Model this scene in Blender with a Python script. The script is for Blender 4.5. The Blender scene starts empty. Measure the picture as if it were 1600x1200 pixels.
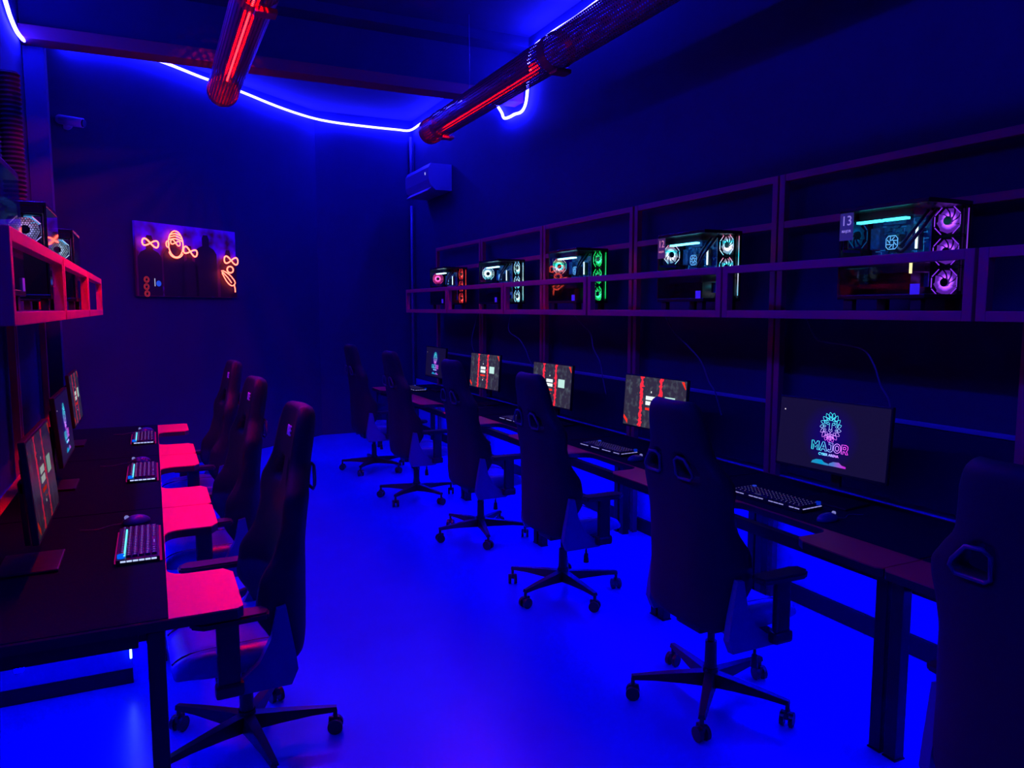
import bpy, bmesh, math, random
from mathutils import Vector, Matrix
random.seed(7)
PI = math.pi
scn = bpy.context.scene
COL = scn.collection

# ------------------------------------------------------------------ camera
cd = bpy.data.cameras.new('camera'); cam = bpy.data.objects.new('camera', cd); COL.objects.link(cam)
cd.sensor_width = 36; cd.lens = 1180/1600*36; cd.clip_start = .05
cam.location = (0, 0, 1.7); cam.rotation_euler = (PI/2-math.radians(5.711), 0, -math.radians(25.435))
scn.camera = cam
# ------------------------------------------------------------------ world + exposure
w = bpy.data.worlds.new('world'); scn.world = w; w.use_nodes = True
w.node_tree.nodes['Background'].inputs[0].default_value = (0, 0, .02, 1)
w.node_tree.nodes['Background'].inputs[1].default_value = .05
scn.view_settings.view_transform = 'Standard'; scn.view_settings.look = 'None'
scn.view_settings.exposure = 0; scn.view_settings.gamma = 1; scn.view_settings.use_curve_mapping = False
# light levels (every lamp is a glowing mesh built further down)
CEIL_LED = 240.0       # flex along the ceiling
DESK_LED = 95.0       # strips below the desks
DUCT_RED = 2600.0       # red tubes inside the perforated ducts

# ------------------------------------------------------------------ materials
def mat(name, color, rough=.5, metal=0, emit=None, es=0, noise=0, nscale=8, bump=0, spec=.5):
    m = bpy.data.materials.new(name); m.use_nodes = True
    nt = m.node_tree; b = nt.nodes['Principled BSDF']
    b.inputs['Base Color'].default_value = (*color, 1); b.inputs['Roughness'].default_value = rough
    b.inputs['Metallic'].default_value = metal; b.inputs['Specular IOR Level'].default_value = spec
    if emit: b.inputs['Emission Color'].default_value = (*emit, 1); b.inputs['Emission Strength'].default_value = es
    if noise or bump:
        tc = nt.nodes.new('ShaderNodeTexCoord'); n = nt.nodes.new('ShaderNodeTexNoise')
        n.inputs['Scale'].default_value = nscale; n.inputs['Detail'].default_value = 5
        nt.links.new(tc.outputs['Object'], n.inputs['Vector'])
        if noise:
            r = nt.nodes.new('ShaderNodeValToRGB')
            r.color_ramp.elements[0].position = .35; r.color_ramp.elements[1].position = .7
            r.color_ramp.elements[0].color = (*[c*(1-noise) for c in color], 1); r.color_ramp.elements[1].color = (*color, 1)
            nt.links.new(n.outputs['Fac'], r.inputs[0]); nt.links.new(r.outputs[0], b.inputs['Base Color'])
        if bump:
            bp = nt.nodes.new('ShaderNodeBump'); bp.inputs['Strength'].default_value = bump; bp.inputs['Distance'].default_value = .004
            nt.links.new(n.outputs['Fac'], bp.inputs['Height']); nt.links.new(bp.outputs[0], b.inputs['Normal'])
    return m
def glow(name, color, s):
    m = bpy.data.materials.new(name); m.use_nodes = True; nt = m.node_tree
    nt.nodes.remove(nt.nodes['Principled BSDF']); e = nt.nodes.new('ShaderNodeEmission')
    e.inputs[0].default_value = (*color, 1); e.inputs[1].default_value = s
    nt.links.new(e.outputs[0], nt.nodes['Material Output'].inputs[0]); return m
def gradglow(name, cols, axis, lo, hi, s, radial=None, noise=0):
    """lamp or screen glow whose colour runs along one object axis (radial: brighter towards the hub)"""
    m = bpy.data.materials.new(name); m.use_nodes = True; nt = m.node_tree
    nt.nodes.remove(nt.nodes['Principled BSDF']); e = nt.nodes.new('ShaderNodeEmission')
    tc = nt.nodes.new('ShaderNodeTexCoord'); sp = nt.nodes.new('ShaderNodeSeparateXYZ')
    nt.links.new(tc.outputs['Object'], sp.inputs[0])
    mr = nt.nodes.new('ShaderNodeMapRange'); mr.inputs[1].default_value = lo; mr.inputs[2].default_value = hi
    nt.links.new(sp.outputs[axis], mr.inputs[0])
    r = nt.nodes.new('ShaderNodeValToRGB'); nt.links.new(mr.outputs[0], r.inputs[0])
    el = r.color_ramp.elements
    for i, c in enumerate(cols):
        if i < 2: k = el[i]; k.position = i/(len(cols)-1)
        else: k = el.new(i/(len(cols)-1))
        k.color = (*c, 1)
    nt.links.new(r.outputs[0], e.inputs[0])
    if radial:
        ln = nt.nodes.new('ShaderNodeVectorMath'); ln.operation = 'LENGTH'; nt.links.new(tc.outputs['Object'], ln.inputs[0])
        m2 = nt.nodes.new('ShaderNodeMapRange'); m2.inputs[1].default_value = radial[0]; m2.inputs[2].default_value = radial[1]
        m2.inputs[3].default_value = s*radial[2]; m2.inputs[4].default_value = s*radial[3]; m2.interpolation_type = 'SMOOTHSTEP'
        nt.links.new(ln.outputs['Value'], m2.inputs[0]); nt.links.new(m2.outputs[0], e.inputs[1])
    else: e.inputs[1].default_value = s
    nt.links.new(e.outputs[0], nt.nodes['Material Output'].inputs[0]); return m

M = {}
M['wall'] = mat('dark_wall_paint', (.004, .010, .085), .75, noise=.15, nscale=3, bump=.15)
M['wallback'] = mat('dark_back_wall_paint', (.004, .010, .085), .8, noise=.1, nscale=2, bump=.15)
M['ceil'] = mat('dark_ceiling_paint', (.012, .012, .06), .85, noise=.2, nscale=3)
M['floor'] = mat('blue_epoxy_floor', (.006, .05, .80), .27, noise=.12, nscale=1.3, bump=.03)
M['skirt'] = mat('dark_skirting', (.010, .012, .03), .6, spec=.2)
M['lowerwall'] = mat('lower_wall_painted_light', (.04, .06, .72), .6)  # glow of the desk strips put into a brighter wall blue
M['black'] = mat('black_plastic', (.012, .012, .02), .4)
M['blackmetal'] = mat('black_metal', (.012, .012, .02), .35, .3)
M['rack'] = mat('red_lacquered_tube', (.68, .015, .13), .45)
M['board'] = mat('dark_backboard', (.006, .006, .05), .6, spec=.1)
M['girder'] = mat('red_lit_girder', (.30, .02, .05), .6)  # red lamp light put into the colour of the lower flange
M['top'] = mat('red_laminate', (.92, .006, .075), .5)
M['deskedge'] = mat('dark_desk_edge', (.02, .01, .02), .5)
M['mat'] = mat('black_desk_mat_cloth', (.004, .005, .038), .8, noise=.1, nscale=60, spec=.02)
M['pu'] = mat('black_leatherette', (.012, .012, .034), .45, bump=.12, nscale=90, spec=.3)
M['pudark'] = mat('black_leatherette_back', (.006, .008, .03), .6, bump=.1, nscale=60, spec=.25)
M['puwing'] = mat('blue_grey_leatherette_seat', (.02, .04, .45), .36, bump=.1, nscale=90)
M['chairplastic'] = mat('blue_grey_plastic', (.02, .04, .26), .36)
M['chairdark'] = mat('dark_nylon', (.013, .013, .02), .3)
M['bezel'] = mat('harness_bezel_plastic', (.025, .03, .13), .35)
M['logo'] = mat('white_embroidery', (.7, .6, .9), .6)
M['white'] = mat('white_plastic', (.55, .55, .7), .4)
M['ac'] = mat('off_white_air_conditioner', (.12, .11, .22), .4)
M['chrome'] = mat('galvanised_steel', (.25, .25, .3), .3, .8)
M['cable'] = mat('grey_cable', (.10, .08, .22), .5)
M['pipe'] = mat('painted_pipe', (.07, .06, .15), .4)
M['case'] = mat('black_case', (.008, .008, .012), .25)
M['pcb'] = mat('dark_board', (.03, .24, .80), .4, noise=.6, nscale=60)
M['part'] = mat('dark_component', (.03, .05, .09), .35)
M['led'] = glow('blue_neon_flex', (.009, .008, 1.0), CEIL_LED)
M['deskled'] = glow('blue_strip', (.0, .0, 1.0), DESK_LED)
M['redtube'] = glow('red_tube_light', (1.0, .0001, .00012), DUCT_RED)
M['redtubedim'] = glow('dim_red_tube_light', (1.0, .001, .001), DUCT_RED*.12)
M['neon'] = glow('red_neon', (1.0, .085, .055), 8)
M['screw'] = mat('steel', (.3, .3, .35), .3, .9)
# perforated metal of the ducts: round holes cut through
def perforated():
    m = mat('perforated_red_metal', (.42, .02, .06), .45, .0); nt = m.node_tree; b = nt.nodes['Principled BSDF']
    uv = nt.nodes.new('ShaderNodeTexCoord'); sc = nt.nodes.new('ShaderNodeVectorMath'); sc.operation = 'FRACTION'
    nt.links.new(uv.outputs['UV'], sc.inputs[0])
    ds = nt.nodes.new('ShaderNodeVectorMath'); ds.operation = 'DISTANCE'; ds.inputs[1].default_value = (.5, .5, 0)
    nt.links.new(sc.outputs[0], ds.inputs[0])
    gt = nt.nodes.new('ShaderNodeMath'); gt.operation = 'LESS_THAN'; gt.inputs[1].default_value = .27
    nt.links.new(ds.outputs['Value'], gt.inputs[0])
    tr = nt.nodes.new('ShaderNodeBsdfTransparent'); mx = nt.nodes.new('ShaderNodeMixShader')
    tl = nt.nodes.new('ShaderNodeBsdfDiffuse'); tl.inputs[0].default_value = (.0012, .0005, .0005, 1)   # matt black inside
    gm = nt.nodes.new('ShaderNodeNewGeometry'); m1 = nt.nodes.new('ShaderNodeMixShader')
    nt.links.new(gm.outputs['Backfacing'], m1.inputs[0])
    nt.links.new(b.outputs[0], m1.inputs[1]); nt.links.new(tl.outputs[0], m1.inputs[2])
    nt.links.new(gt.outputs[0], mx.inputs[0]); nt.links.new(m1.outputs[0], mx.inputs[1]); nt.links.new(tr.outputs[0], mx.inputs[2])
    nt.links.new(mx.outputs[0], nt.nodes['Material Output'].inputs[0]); return m
M['perf'] = perforated()
def capmat():
    m = mat('red_translucent_cap', (.5, .02, .05), .35); nt = m.node_tree; b = nt.nodes['Principled BSDF']
    tl = nt.nodes.new('ShaderNodeBsdfTranslucent'); tl.inputs[0].default_value = (.01, .0, .0, 1)
    mx = nt.nodes.new('ShaderNodeMixShader'); mx.inputs[0].default_value = .12
    nt.links.new(b.outputs[0], mx.inputs[1]); nt.links.new(tl.outputs[0], mx.inputs[2])
    nt.links.new(mx.outputs[0], nt.nodes['Material Output'].inputs[0]); return m
M['cap'] = capmat()
def glassmat():
    m = bpy.data.materials.new('clear_glass'); m.use_nodes = True; nt = m.node_tree
    nt.nodes.remove(nt.nodes['Principled BSDF'])
    t = nt.nodes.new('ShaderNodeBsdfTransparent'); t.inputs[0].default_value = (.92, .94, .96, 1)
    g = nt.nodes.new('ShaderNodeBsdfGlossy'); g.inputs['Roughness'].default_value = .03
    lw = nt.nodes.new('ShaderNodeLayerWeight'); lw.inputs[0].default_value = .5; pw = nt.nodes.new('ShaderNodeMath'); pw.operation = 'POWER'; pw.inputs[1].default_value = 5; nt.links.new(lw.outputs['Facing'], pw.inputs[0])
    f = nt.nodes.new('ShaderNodeMath'); f.operation = 'MULTIPLY_ADD'; f.inputs[1].default_value = .7; f.inputs[2].default_value = .04; nt.links.new(pw.outputs[0], f.inputs[0]); mx = nt.nodes.new('ShaderNodeMixShader')
    nt.links.new(f.outputs[0], mx.inputs[0]); nt.links.new(t.outputs[0], mx.inputs[1]); nt.links.new(g.outputs[0], mx.inputs[2])
    nt.links.new(mx.outputs[0], nt.nodes['Material Output'].inputs[0]); return m
M['glass'] = glassmat()

# ------------------------------------------------------------------ mesh helpers
def bx(bm, size, loc, bev=0, rot=None, seg=2):
    r = bmesh.ops.create_cube(bm, size=1); vs = r['verts']
    for v in vs: v.co = Vector((v.co.x*size[0], v.co.y*size[1], v.co.z*size[2]))
    if bev:
        es = list({e for v in vs for e in v.link_edges})
        rb = bmesh.ops.bevel(bm, geom=es+vs, offset=bev, segments=seg, affect='EDGES', profile=.6)
        vs = list({v for f in rb['faces'] for v in f.verts} | {v for v in vs if v.is_valid})
    mt = Matrix.Translation(Vector(loc)) @ (rot.to_4x4() if rot is not None else Matrix())
    bmesh.ops.transform(bm, matrix=mt, verts=vs); return vs
def cyl(bm, a, b, r1, r2=None, n=16, cap=True):
    a = Vector(a); b = Vector(b); r2 = r1 if r2 is None else r2; d = b-a
    q = d.to_track_quat('Z', 'Y').to_matrix().to_4x4()
    bmesh.ops.create_cone(bm, cap_ends=cap, segments=n, radius1=r1, radius2=r2, depth=d.length, matrix=Matrix.Translation((a+b)/2) @ q)
def sphere(bm, c, r, sc=(1, 1, 1), n=12):
    bmesh.ops.create_uvsphere(bm, u_segments=n, v_segments=n//2+2, radius=r, matrix=Matrix.Translation(Vector(c)) @ Matrix.Diagonal((*sc, 1)))
def smooth_path(pts, k=4, closed=False):
    P = [Vector(p) for p in pts]; n = len(P); out = []
    rng = range(n if closed else n-1)
    for i in rng:
        p0 = P[(i-1) % n] if closed or i > 0 else P[0]; p1 = P[i]; p2 = P[(i+1) % n]
        p3 = P[(i+2) % n] if closed or i+2 < n else P[-1]
        for j in range(k):
            t = j/k; out.append(.5*((2*p1)+(p2-p0)*t+(2*p0-5*p1+4*p2-p3)*t*t+(3*p1-p0-3*p2+p3)*t**3))
    if not closed: out.append(P[-1])
    return out
def tube(bm, pts, r, n=8, closed=False):
    P = [Vector(p) for p in pts]; L = len(P); rings = []; up = Vector((.13, .27, .95))
    for i in range(L):
        a = P[(i-1) % L] if closed or i else P[0]; b = P[(i+1) % L] if closed or i < L-1 else P[-1]
        t = (b-a).normalized(); s = t.cross(up)
        if s.length < .05: s = t.cross(Vector((1, 0, 0)))
        s.normalize(); u = s.cross(t).normalized()
        rings.append([bm.verts.new(P[i]+s*math.cos(2*PI*j/n)*r+u*math.sin(2*PI*j/n)*r) for j in range(n)])
    for i in range(L if closed else L-1):
        A = rings[i]; B = rings[(i+1) % L]
        for j in range(n): bm.faces.new((A[j], A[(j+1) % n], B[(j+1) % n], B[j]))
    if not closed: bm.faces.new(rings[0][::-1]); bm.faces.new(rings[-1])
def prism(bm, poly, z0, z1):
    lo = [bm.verts.new((x, y, z0)) for x, y in poly]; hi = [bm.verts.new((x, y, z1)) for x, y in poly]
    n = len(poly); bm.faces.new(lo[::-1]); bm.faces.new(hi)
    for i in range(n): bm.faces.new((lo[i], lo[(i+1) % n], hi[(i+1) % n], hi[i]))
def obj(name, bm, m=None, parent=None, smooth=False, loc=None, rot=None, kind=None, label=None):
    bmesh.ops.recalc_face_normals(bm, faces=bm.faces[:])
    me = bpy.data.meshes.new(name); bm.to_mesh(me); bm.free()
    for x in (m if isinstance(m, (list, tuple)) else [m]):
        if x is not None: me.materials.append(M[x] if isinstance(x, str) else x)
    if smooth:
        for p in me.polygons: p.use_smooth = True
    o = bpy.data.objects.new(name, me); COL.objects.link(o)
    if parent is not None: o.parent = parent
    if loc: o.location = loc
    if rot: o.rotation_euler = rot
    if kind: o['kind'] = kind
    if label: o['label'] = label
    return o
def NB(): return bmesh.new()
def thing(name, label, cat, loc=(0, 0, 0), rz=0, group=None):
    o = bpy.data.objects.new(name, None); COL.objects.link(o); o.location = loc; o.rotation_euler = (0, 0, rz)
    o.empty_display_size = .1; tag(o, label, cat, group); return o
def tag(o, label, cat, group=None):
    o['label'] = label; o['category'] = cat
    if group: o['group'] = group
    return o
def copy_tree(o, parent=None):
    c = o.copy(); COL.objects.link(c); c.parent = parent
    for ch in list(o.children): copy_tree(ch, c)
    return c
def subd(o, n=1):
    md = o.modifiers.new('subd', 'SUBSURF'); md.levels = n; md.render_levels = n; return o
def text_into(bm, s, size, M4, outline=0, depth=.0006, offset=0, align='CENTER'):
    cu = bpy.data.curves.new('t', 'FONT'); cu.body = s; cu.size = size; cu.align_x = align; cu.align_y = 'CENTER'
    cu.resolution_u = 3; cu.offset = offset
    if outline: cu.fill_mode = 'NONE'; cu.bevel_depth = outline; cu.bevel_resolution = 0
    else: cu.extrude = depth
    t = bpy.data.objects.new('t', cu); COL.objects.link(t); bpy.context.view_layer.update()
    dg = bpy.context.evaluated_depsgraph_get(); me = bpy.data.meshes.new_from_object(t.evaluated_get(dg))
    me.transform(M4); bm.from_mesh(me); bpy.data.objects.remove(t); bpy.data.curves.remove(cu); bpy.data.meshes.remove(me)
def struct(name, bm, m): return obj(name, bm, m, kind='structure')

# ------------------------------------------------------------------ the room
XL, XR, YB, YN, ZC = -.80, 3.34, 10.2, -2.2, 4.25
CRX = 2.015                                 # where the slanting wall meets the back wall
YC = YB-(CRX-XL)*.8                         # where it meets the left wall
T = .12
bm = NB(); bx(bm, (XR-XL+.6, YB-YN+.6, .1), ((XR+XL)/2, (YB+YN)/2, -.05)); struct('floor', bm, 'floor')
bm = NB(); bx(bm, (XR-XL+.6, YB-YN+.6, .1), ((XR+XL)/2, (YB+YN)/2, ZC+.05)); struct('ceiling', bm, 'ceil')
bm = NB(); bx(bm, (T, YB-YN+T*2, ZC), (XR+T/2, (YB+YN)/2, ZC/2)); struct('wall_right', bm, 'wall')
bm = NB(); bx(bm, (T, YC-YN+.3, ZC), (XL-T/2, (YC+YN)/2+.02, ZC/2)); struct('wall_left', bm, 'wall')
bm = NB(); bx(bm, (XR-CRX, T, ZC), ((XR+CRX)/2, YB+T/2, ZC/2)); struct('wall_back', bm, 'wallback')
bm = NB(); bx(bm, (XR-XL+.2, T, ZC), ((XR+XL)/2, YN-T/2, ZC/2)); struct('wall_front', bm, 'wall')
bm = NB(); prism(bm, [(XL, YC), (CRX, YB), (CRX-.075, YB+.096), (XL-.075, YC+.096)], 0, ZC); struct('wall_slanting', bm, 'wallback')
bm = NB(); bx(bm, (.035, YB-YN-.1, .10), (XR-.0175, (YB+YN)/2, .05), .004)
struct('baseboard_right', bm, 'skirt')
bm = NB(); bx(bm, (.02, YC-YN-.1, .10), (XL+.01, (YC+YN)/2-.03, .05), .004); struct('baseboard_left', bm, 'skirt')
bm = NB(); bx(bm, (.012, YB-YN-.1, .62), (XR-.006, (YB+YN)/2, .41)); struct('wall_light_band_1', bm, 'lowerwall')  # band of wall brightened with painted strip light

# steel girder across the room and its flanges
t = thing('ceiling_girder', 'long steel girder crossing the room under the dark ceiling with a red-lit lower flange', 'girder', ((XR+XL)/2, 6.85, 3.68))
L = XR-XL-.01
bm = NB(); bx(bm, (L, .20, .10), (0, 0, .05), .006); obj('lower_flange', bm, 'girder', t)
bm = NB(); bx(bm, (L, .04, .38), (0, .02, .29)); obj('web', bm, 'ceil', t)
bm = NB(); bx(bm, (L, .26, .09), (0, -.08, .525)); obj('upper_flange', bm, 'ceil', t)
t.location.z = 3.68

# ------------------------------------------------------------------ blue neon flex under the ceiling
def flex(name, pts, label, r=.014):
    bm = NB(); tube(bm, smooth_path(pts, 4), r, 8); o = obj(name, bm, 'led', smooth=True); tag(o, label, 'light strip', 'blue neon flex strips round the room'); return o
k = .03
def ang(x, z): return (x+.02, 10.2-(CRX-x)*.8-.035, z)
flex('neon_flex', [ang(-.62, 4.05), ang(-.2, 4.17), ang(.19, 4.19), ang(.57, 4.17), ang(1.0, 4.16), ang(1.46, 4.13), ang(1.9, 4.13), (2.25, YB-k, 4.12), (2.68, YB-k, 4.11), (3.1, YB-k, 4.11), (XR-.06, YB-.06, 4.11),
     (XR-k, 9.78, 4.12), (XR-k, 9.28, 4.11), (XR-k, 8.57, 4.09), (XR-k, 8.0, 4.04), (XR-k, 7.45, 3.86), (XR-k, 7.22, 3.70), (XR-k, 7.15, 3.62), (XR-k, 7.02, 3.60), (XR-k, 6.9, 3.60), (XR-k, 6.75, 3.59), (XR-k, 6.66, 3.64), (XR-k, 6.62, 3.76), (XR-k, 6.60, 3.95), (XR-k, 6.57, 4.08), (XR-k, 6.45, 4.12), (XR-k, 6.1, 4.13), (XR-k, 5.71, 4.12), (XR-k, 5.2, 4.13), (XR-k, 4.6, 4.10)],
     'thin glowing blue neon flex sagging along the back and right walls')
flex('neon_flex', [(XL+k, 7.05, 3.74), (XL+k, 6.93, 3.71), (XL+k, 6.8, 3.68), (XL+k, 6.49, 3.64), (XL+k, 6.23, 3.65), (XL+k, 6.05, 3.69), (XL+k, 5.6, 3.8), (XL+k, 4.6, 4.0), (XL+k, 3.0, 4.08), (XL+k, .5, 4.1), (XL+k, -1.8, 4.1)],
     'thick glowing blue neon flex curling down the left wall at the top left corner')
# strips below the desks
def strip(x, y0, y1, label, z=.634, h=.0):
    t = thing('light_strip', label, 'light strip', (x, (y0+y1)/2, z))
    bm = NB(); bx(bm, (.022, y1-y0, .012), (0, 0, 0)); obj('diffuser', bm, 'deskled', t)
    bm = NB(); bx(bm, (.03, y1-y0, .008), (0, 0, .011)); obj('channel', bm, 'chrome', t)
strip(2.86, .5, 9.0, 'blue light strip under the right row of desks near the wall')
strip(-.40, 2.56, 6.8, 'blue light strip under the left row of desks near the wall')

# ------------------------------------------------------------------ red perforated duct lamps
def duct(x, z, y0, y1, label, collars, wires, lit, lm, ol, orr):
    t = thing('duct_lamp', label, 'ceiling lamp', (x, (y0+y1)/2, z), group='red perforated duct lamps')
    L = y1-y0; R = .120; n = 32; bm = NB(); uvl = bm.loops.layers.uv.new('UVMap'); rows = max(2, int(L/.25))
    for i in range(rows):
        ya = -L/2+L*i/rows; yb = -L/2+L*(i+1)/rows
        for j in range(n):
            a = 2*PI*j/n; b = 2*PI*(j+1)/n
            vs = [bm.verts.new((R*math.cos(q), y, R*math.sin(q))) for q, y in ((a, ya), (b, ya), (b, yb), (a, yb))]
            f = bm.faces.new(vs)
            for l, (u, v) in zip(f.loops, ((j, ya), (j+1, ya), (j+1, yb), (j, yb))): l[uvl].uv = (u, v/.025)
    bmesh.ops.remove_doubles(bm, verts=bm.verts[:], dist=.0005)
    obj('perforated_shell', bm, 'perf', t, True)
    bm = NB(); cyl(bm, (0, lit[0]-(y0+y1)/2, -.02), (0, lit[1]-(y0+y1)/2, -.02), .011, n=10); obj('glowing_tube', bm, lm, t, True)
    bm = NB(); pr = []
    for yy in (lit[0]-.05, lit[1]+.05): pr.append([bm.verts.new((.045*math.cos(math.radians(a)), yy-(y0+y1)/2, -.02+.045*math.sin(math.radians(a)))) for a in [(orr-90)+(360-ol-orr)*q/20 for q in range(21)]])
    for j in range(len(pr[0])-1): bm.faces.new((pr[0][j], pr[0][j+1], pr[1][j+1], pr[1][j]))
    obj('added_light_shade', bm, 'black', t, True)  # black trough added inside to keep red light off the walls
    for s in (-1, 1):
        bm = NB(); cyl(bm, (0, s*L/2, 0), (0, s*(L/2-.09), 0), R+.004, n=40, cap=False)
        cyl(bm, (0, s*L/2, 0), (0, s*(L/2+.03), 0), R+.004, R*.82, n=40, cap=False)
        cyl(bm, (0, s*(L/2+.03), 0), (0, s*(L/2+.055), 0), R*.82, R*.35, n=40)
        obj('end_cap', bm, 'cap', t, True)
    for y in collars:
        bm = NB(); cyl(bm, (0, y-.05, 0), (0, y+.05, 0), R+.006, n=40, cap=False); bx(bm, (.12, .10, .03), (.04, y, -R-.008), .008)
        obj('clamp', bm, 'cap', t)
    for y in wires:
        bm = NB(); cyl(bm, (.03, y, R-.01), (.03, y, ZC-z-.002), .004, n=6); obj('suspension_wire', bm, 'pipe', t)
    return t
duct(.60, 3.45, .9, 6.72, 'red-lit perforated duct lamp hanging above the left row', [.70, -1.4], [2.2, -.6], (3.1, 6.3), 'redtube', 66, 17)
duct(2.58, 3.45, .9, 7.32, 'red-lit perforated duct lamp hanging above the right row of chairs', [2.85, .62, -1.8], [2.25, -1.2], (5.1, 7.1), 'redtubedim', 50, 25)

# ------------------------------------------------------------------ air conditioner, pipes, security camera
t = thing('air_conditioner', 'wall air conditioner high in the far right corner', 'air conditioner', (XR-.15, 9.15, 3.11))
bm = NB()
prof = [(-.13, .06), (-.15, .12), (-.15, .26), (-.12, .31), (.145, .31), (.145, .0), (-.06, 0)]
a = [bm.verts.new((x, -.45, z)) for x, z in prof]; b = [bm.verts.new((x, .45, z)) for x, z in prof]
bm.faces.new(a); bm.faces.new(b[::-1])
for i in range(len(prof)): bm.faces.new((a[i], a[(i+1) % 7], b[(i+1) % 7], b[i]))
obj('housing', bm, 'ac', t)
bm = NB(); bx(bm, (.09, .80, .008), (-.118, 0, .022), .002, Matrix.Rotation(-.7, 3, 'Y')); obj('louvre', bm, 'white', t)
bm = NB(); bx(bm, (.004, .012, .03), (-.152, -.33, .20)); obj('indicator_light', bm, glow('indicator', (.5, .5, 1), 1.2), t)
bm = NB(); cyl(bm, (XR-.05, 10.13, 3.3), (XR-.05, 10.13, 4.02), .02, n=10)
tag(obj('pipe', bm, 'pipe', smooth=True), 'thin vertical pipe in the far right corner above the air conditioner', 'pipe')
bm = NB(); cyl(bm, (XR-.05, 10.13, .1), (XR-.05, 10.13, 3.1), .02, n=10)
tag(obj('pipe', bm, 'pipe', smooth=True), 'thin vertical pipe in the far right corner below the air conditioner', 'pipe')
bm = NB(); cyl(bm, (-.72, 7.25, 0), (-.72, 7.25, 3.7), .028, n=14)
tag(obj('pipe', bm, 'pipe', smooth=True), 'vertical wall pipe in the left corner beside the security camera', 'pipe')
bm = NB(); bx(bm, (.14, .16, ZC), (XL+.075, 7.02, ZC/2)); tag(obj('column', bm, 'wall'), 'boxed square column in the left corner behind the shelf', 'column')
bm = NB(); pts = []
for i in range(60): pass
rings = []
for i in range(61):
    z = 2.3+i*.014; r = .055+(.010 if i % 2 else 0); rings.append((z, r))
for (z0, r0), (z1, r1) in zip(rings, rings[1:]): cyl(bm, (-.73, 5.65, z0), (-.73, 5.65, z1), r0, r1, n=20, cap=False)
tag(obj('corrugated_duct', bm, 'skirt', smooth=True), 'corrugated flexible duct running up the left wall under the blue flex', 'duct')
t = thing('security_camera', 'small security camera on the slanting wall beside the left pipe', 'camera', (-.62, YC+.8*.18-.0, 3.36))
bm = NB(); cyl(bm, (0, -.02, 0), (0, .0, 0), .05, n=20); obj('mount_plate', bm, 'white', t, False)
bm = NB(); cyl(bm, (0, -.0, 0), (.02, -.10, .0), .018, n=10); obj('bracket', bm, 'white', t)
bm = NB(); cyl(bm, (-.04, -.09, .02), (.14, -.16, -.01), .042, n=18); sphere(bm, (-.04, -.09, .02), .042); obj('camera_body', bm, 'white', t, True)
bm = NB(); cyl(bm, (.135, -.158, -.009), (.152, -.165, -.012), .034, n=18); obj('lens', bm, 'black', t)

# ------------------------------------------------------------------ picture with red neon on the slanting wall
az = math.atan(.8); nrm = Vector((math.sin(az), -math.cos(az), 0))
pc = Vector((.3646, 8.8797, 2.194))+nrm*.05
t = thing('neon_picture', 'wide blue picture panel with glowing red neon drawings on the slanting back wall', 'picture', pc, az)
def pic_mat():
    m = bpy.data.materials.new('glowing_blue_print'); m.use_nodes = True; nt = m.node_tree; b = nt.nodes['Principled BSDF']
    b.inputs['Roughness'].default_value = .6; b.inputs['Base Color'].default_value = (.08, .003, .01, 1)
    tc = nt.nodes.new('ShaderNodeTexCoord'); sp = nt.nodes.new('ShaderNodeSeparateXYZ'); nt.links.new(tc.outputs['Object'], sp.inputs[0])
    n = nt.nodes.new('ShaderNodeTexNoise'); n.inputs['Scale'].default_value = 5; n.inputs['Detail'].default_value = 2
    nt.links.new(tc.outputs['Object'], n.inputs['Vector'])
    mr = nt.nodes.new('ShaderNodeMapRange'); mr.inputs[1].default_value = -.1; mr.inputs[2].default_value = .34; mr.inputs[3].default_value = .0; mr.inputs[4].default_value = 1
    nt.links.new(sp.outputs[2], mr.inputs[0])
    r = nt.nodes.new('ShaderNodeValToRGB'); r.color_ramp.elements[0].position = .42; r.color_ramp.elements[0].color = (.002, 0, .02, 1)
    r.color_ramp.elements[1].position = .64; r.color_ramp.elements[1].color = (.015, .0, .75, 1)
    ad = nt.nodes.new('ShaderNodeMath'); ad.operation = 'MULTIPLY'; nt.links.new(mr.outputs[0], ad.inputs[0]); ad.inputs[1].default_value = .35
    a2 = nt.nodes.new('ShaderNodeMath'); a2.operation = 'ADD'; nt.links.new(ad.outputs[0], a2.inputs[0]); nt.links.new(n.outputs['Fac'], a2.inputs[1])
    s2 = nt.nodes.new('ShaderNodeMath'); s2.operation = 'SUBTRACT'; nt.links.new(a2.outputs[0], s2.inputs[0]); s2.inputs[1].default_value = .2
    nt.links.new(s2.outputs[0], r.inputs[0]); nt.links.new(r.outputs[0], b.inputs['Emission Color']); b.inputs['Emission Strength'].default_value = 1  # blue patches of the print emit on their own
    return m
bm = NB(); bx(bm, (1.30, .03, .745), (0, .02, 0), .004); obj('picture_panel', bm, pic_mat(), t)
bm = NB()      # dark standing silhouettes printed on the panel
def blob(cx, w, top, sh):
    pts = [(cx-w, -.365), (cx-w, sh), (cx-w*.75, sh+.05), (cx-w*.3, sh+.08), (cx-w*.32, top-.04), (cx-w*.2, top), (cx+w*.2, top), (cx+w*.32, top-.04), (cx+w*.3, sh+.08), (cx+w*.75, sh+.05), (cx+w, sh), (cx+w, -.365)]
    f = [bm.verts.new((x, .0035, z)) for x, z in pts]; g = [bm.verts.new((x, .005, z)) for x, z in pts]
    bm.faces.new(f)
for a in ((-.49, .14, .24, .02), (-.2, .13, .31, .06), (.0, .11, .17, -.06), (.22, .15, .30, .10), (.53, .12, .16, -.02)): blob(*a)
obj('printed_figures', bm, mat('dark_print', (.012, .002, .006), .6), t)
bm = NB()  # rings, bar and spot imitate a computer mirrored in the panel
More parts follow.
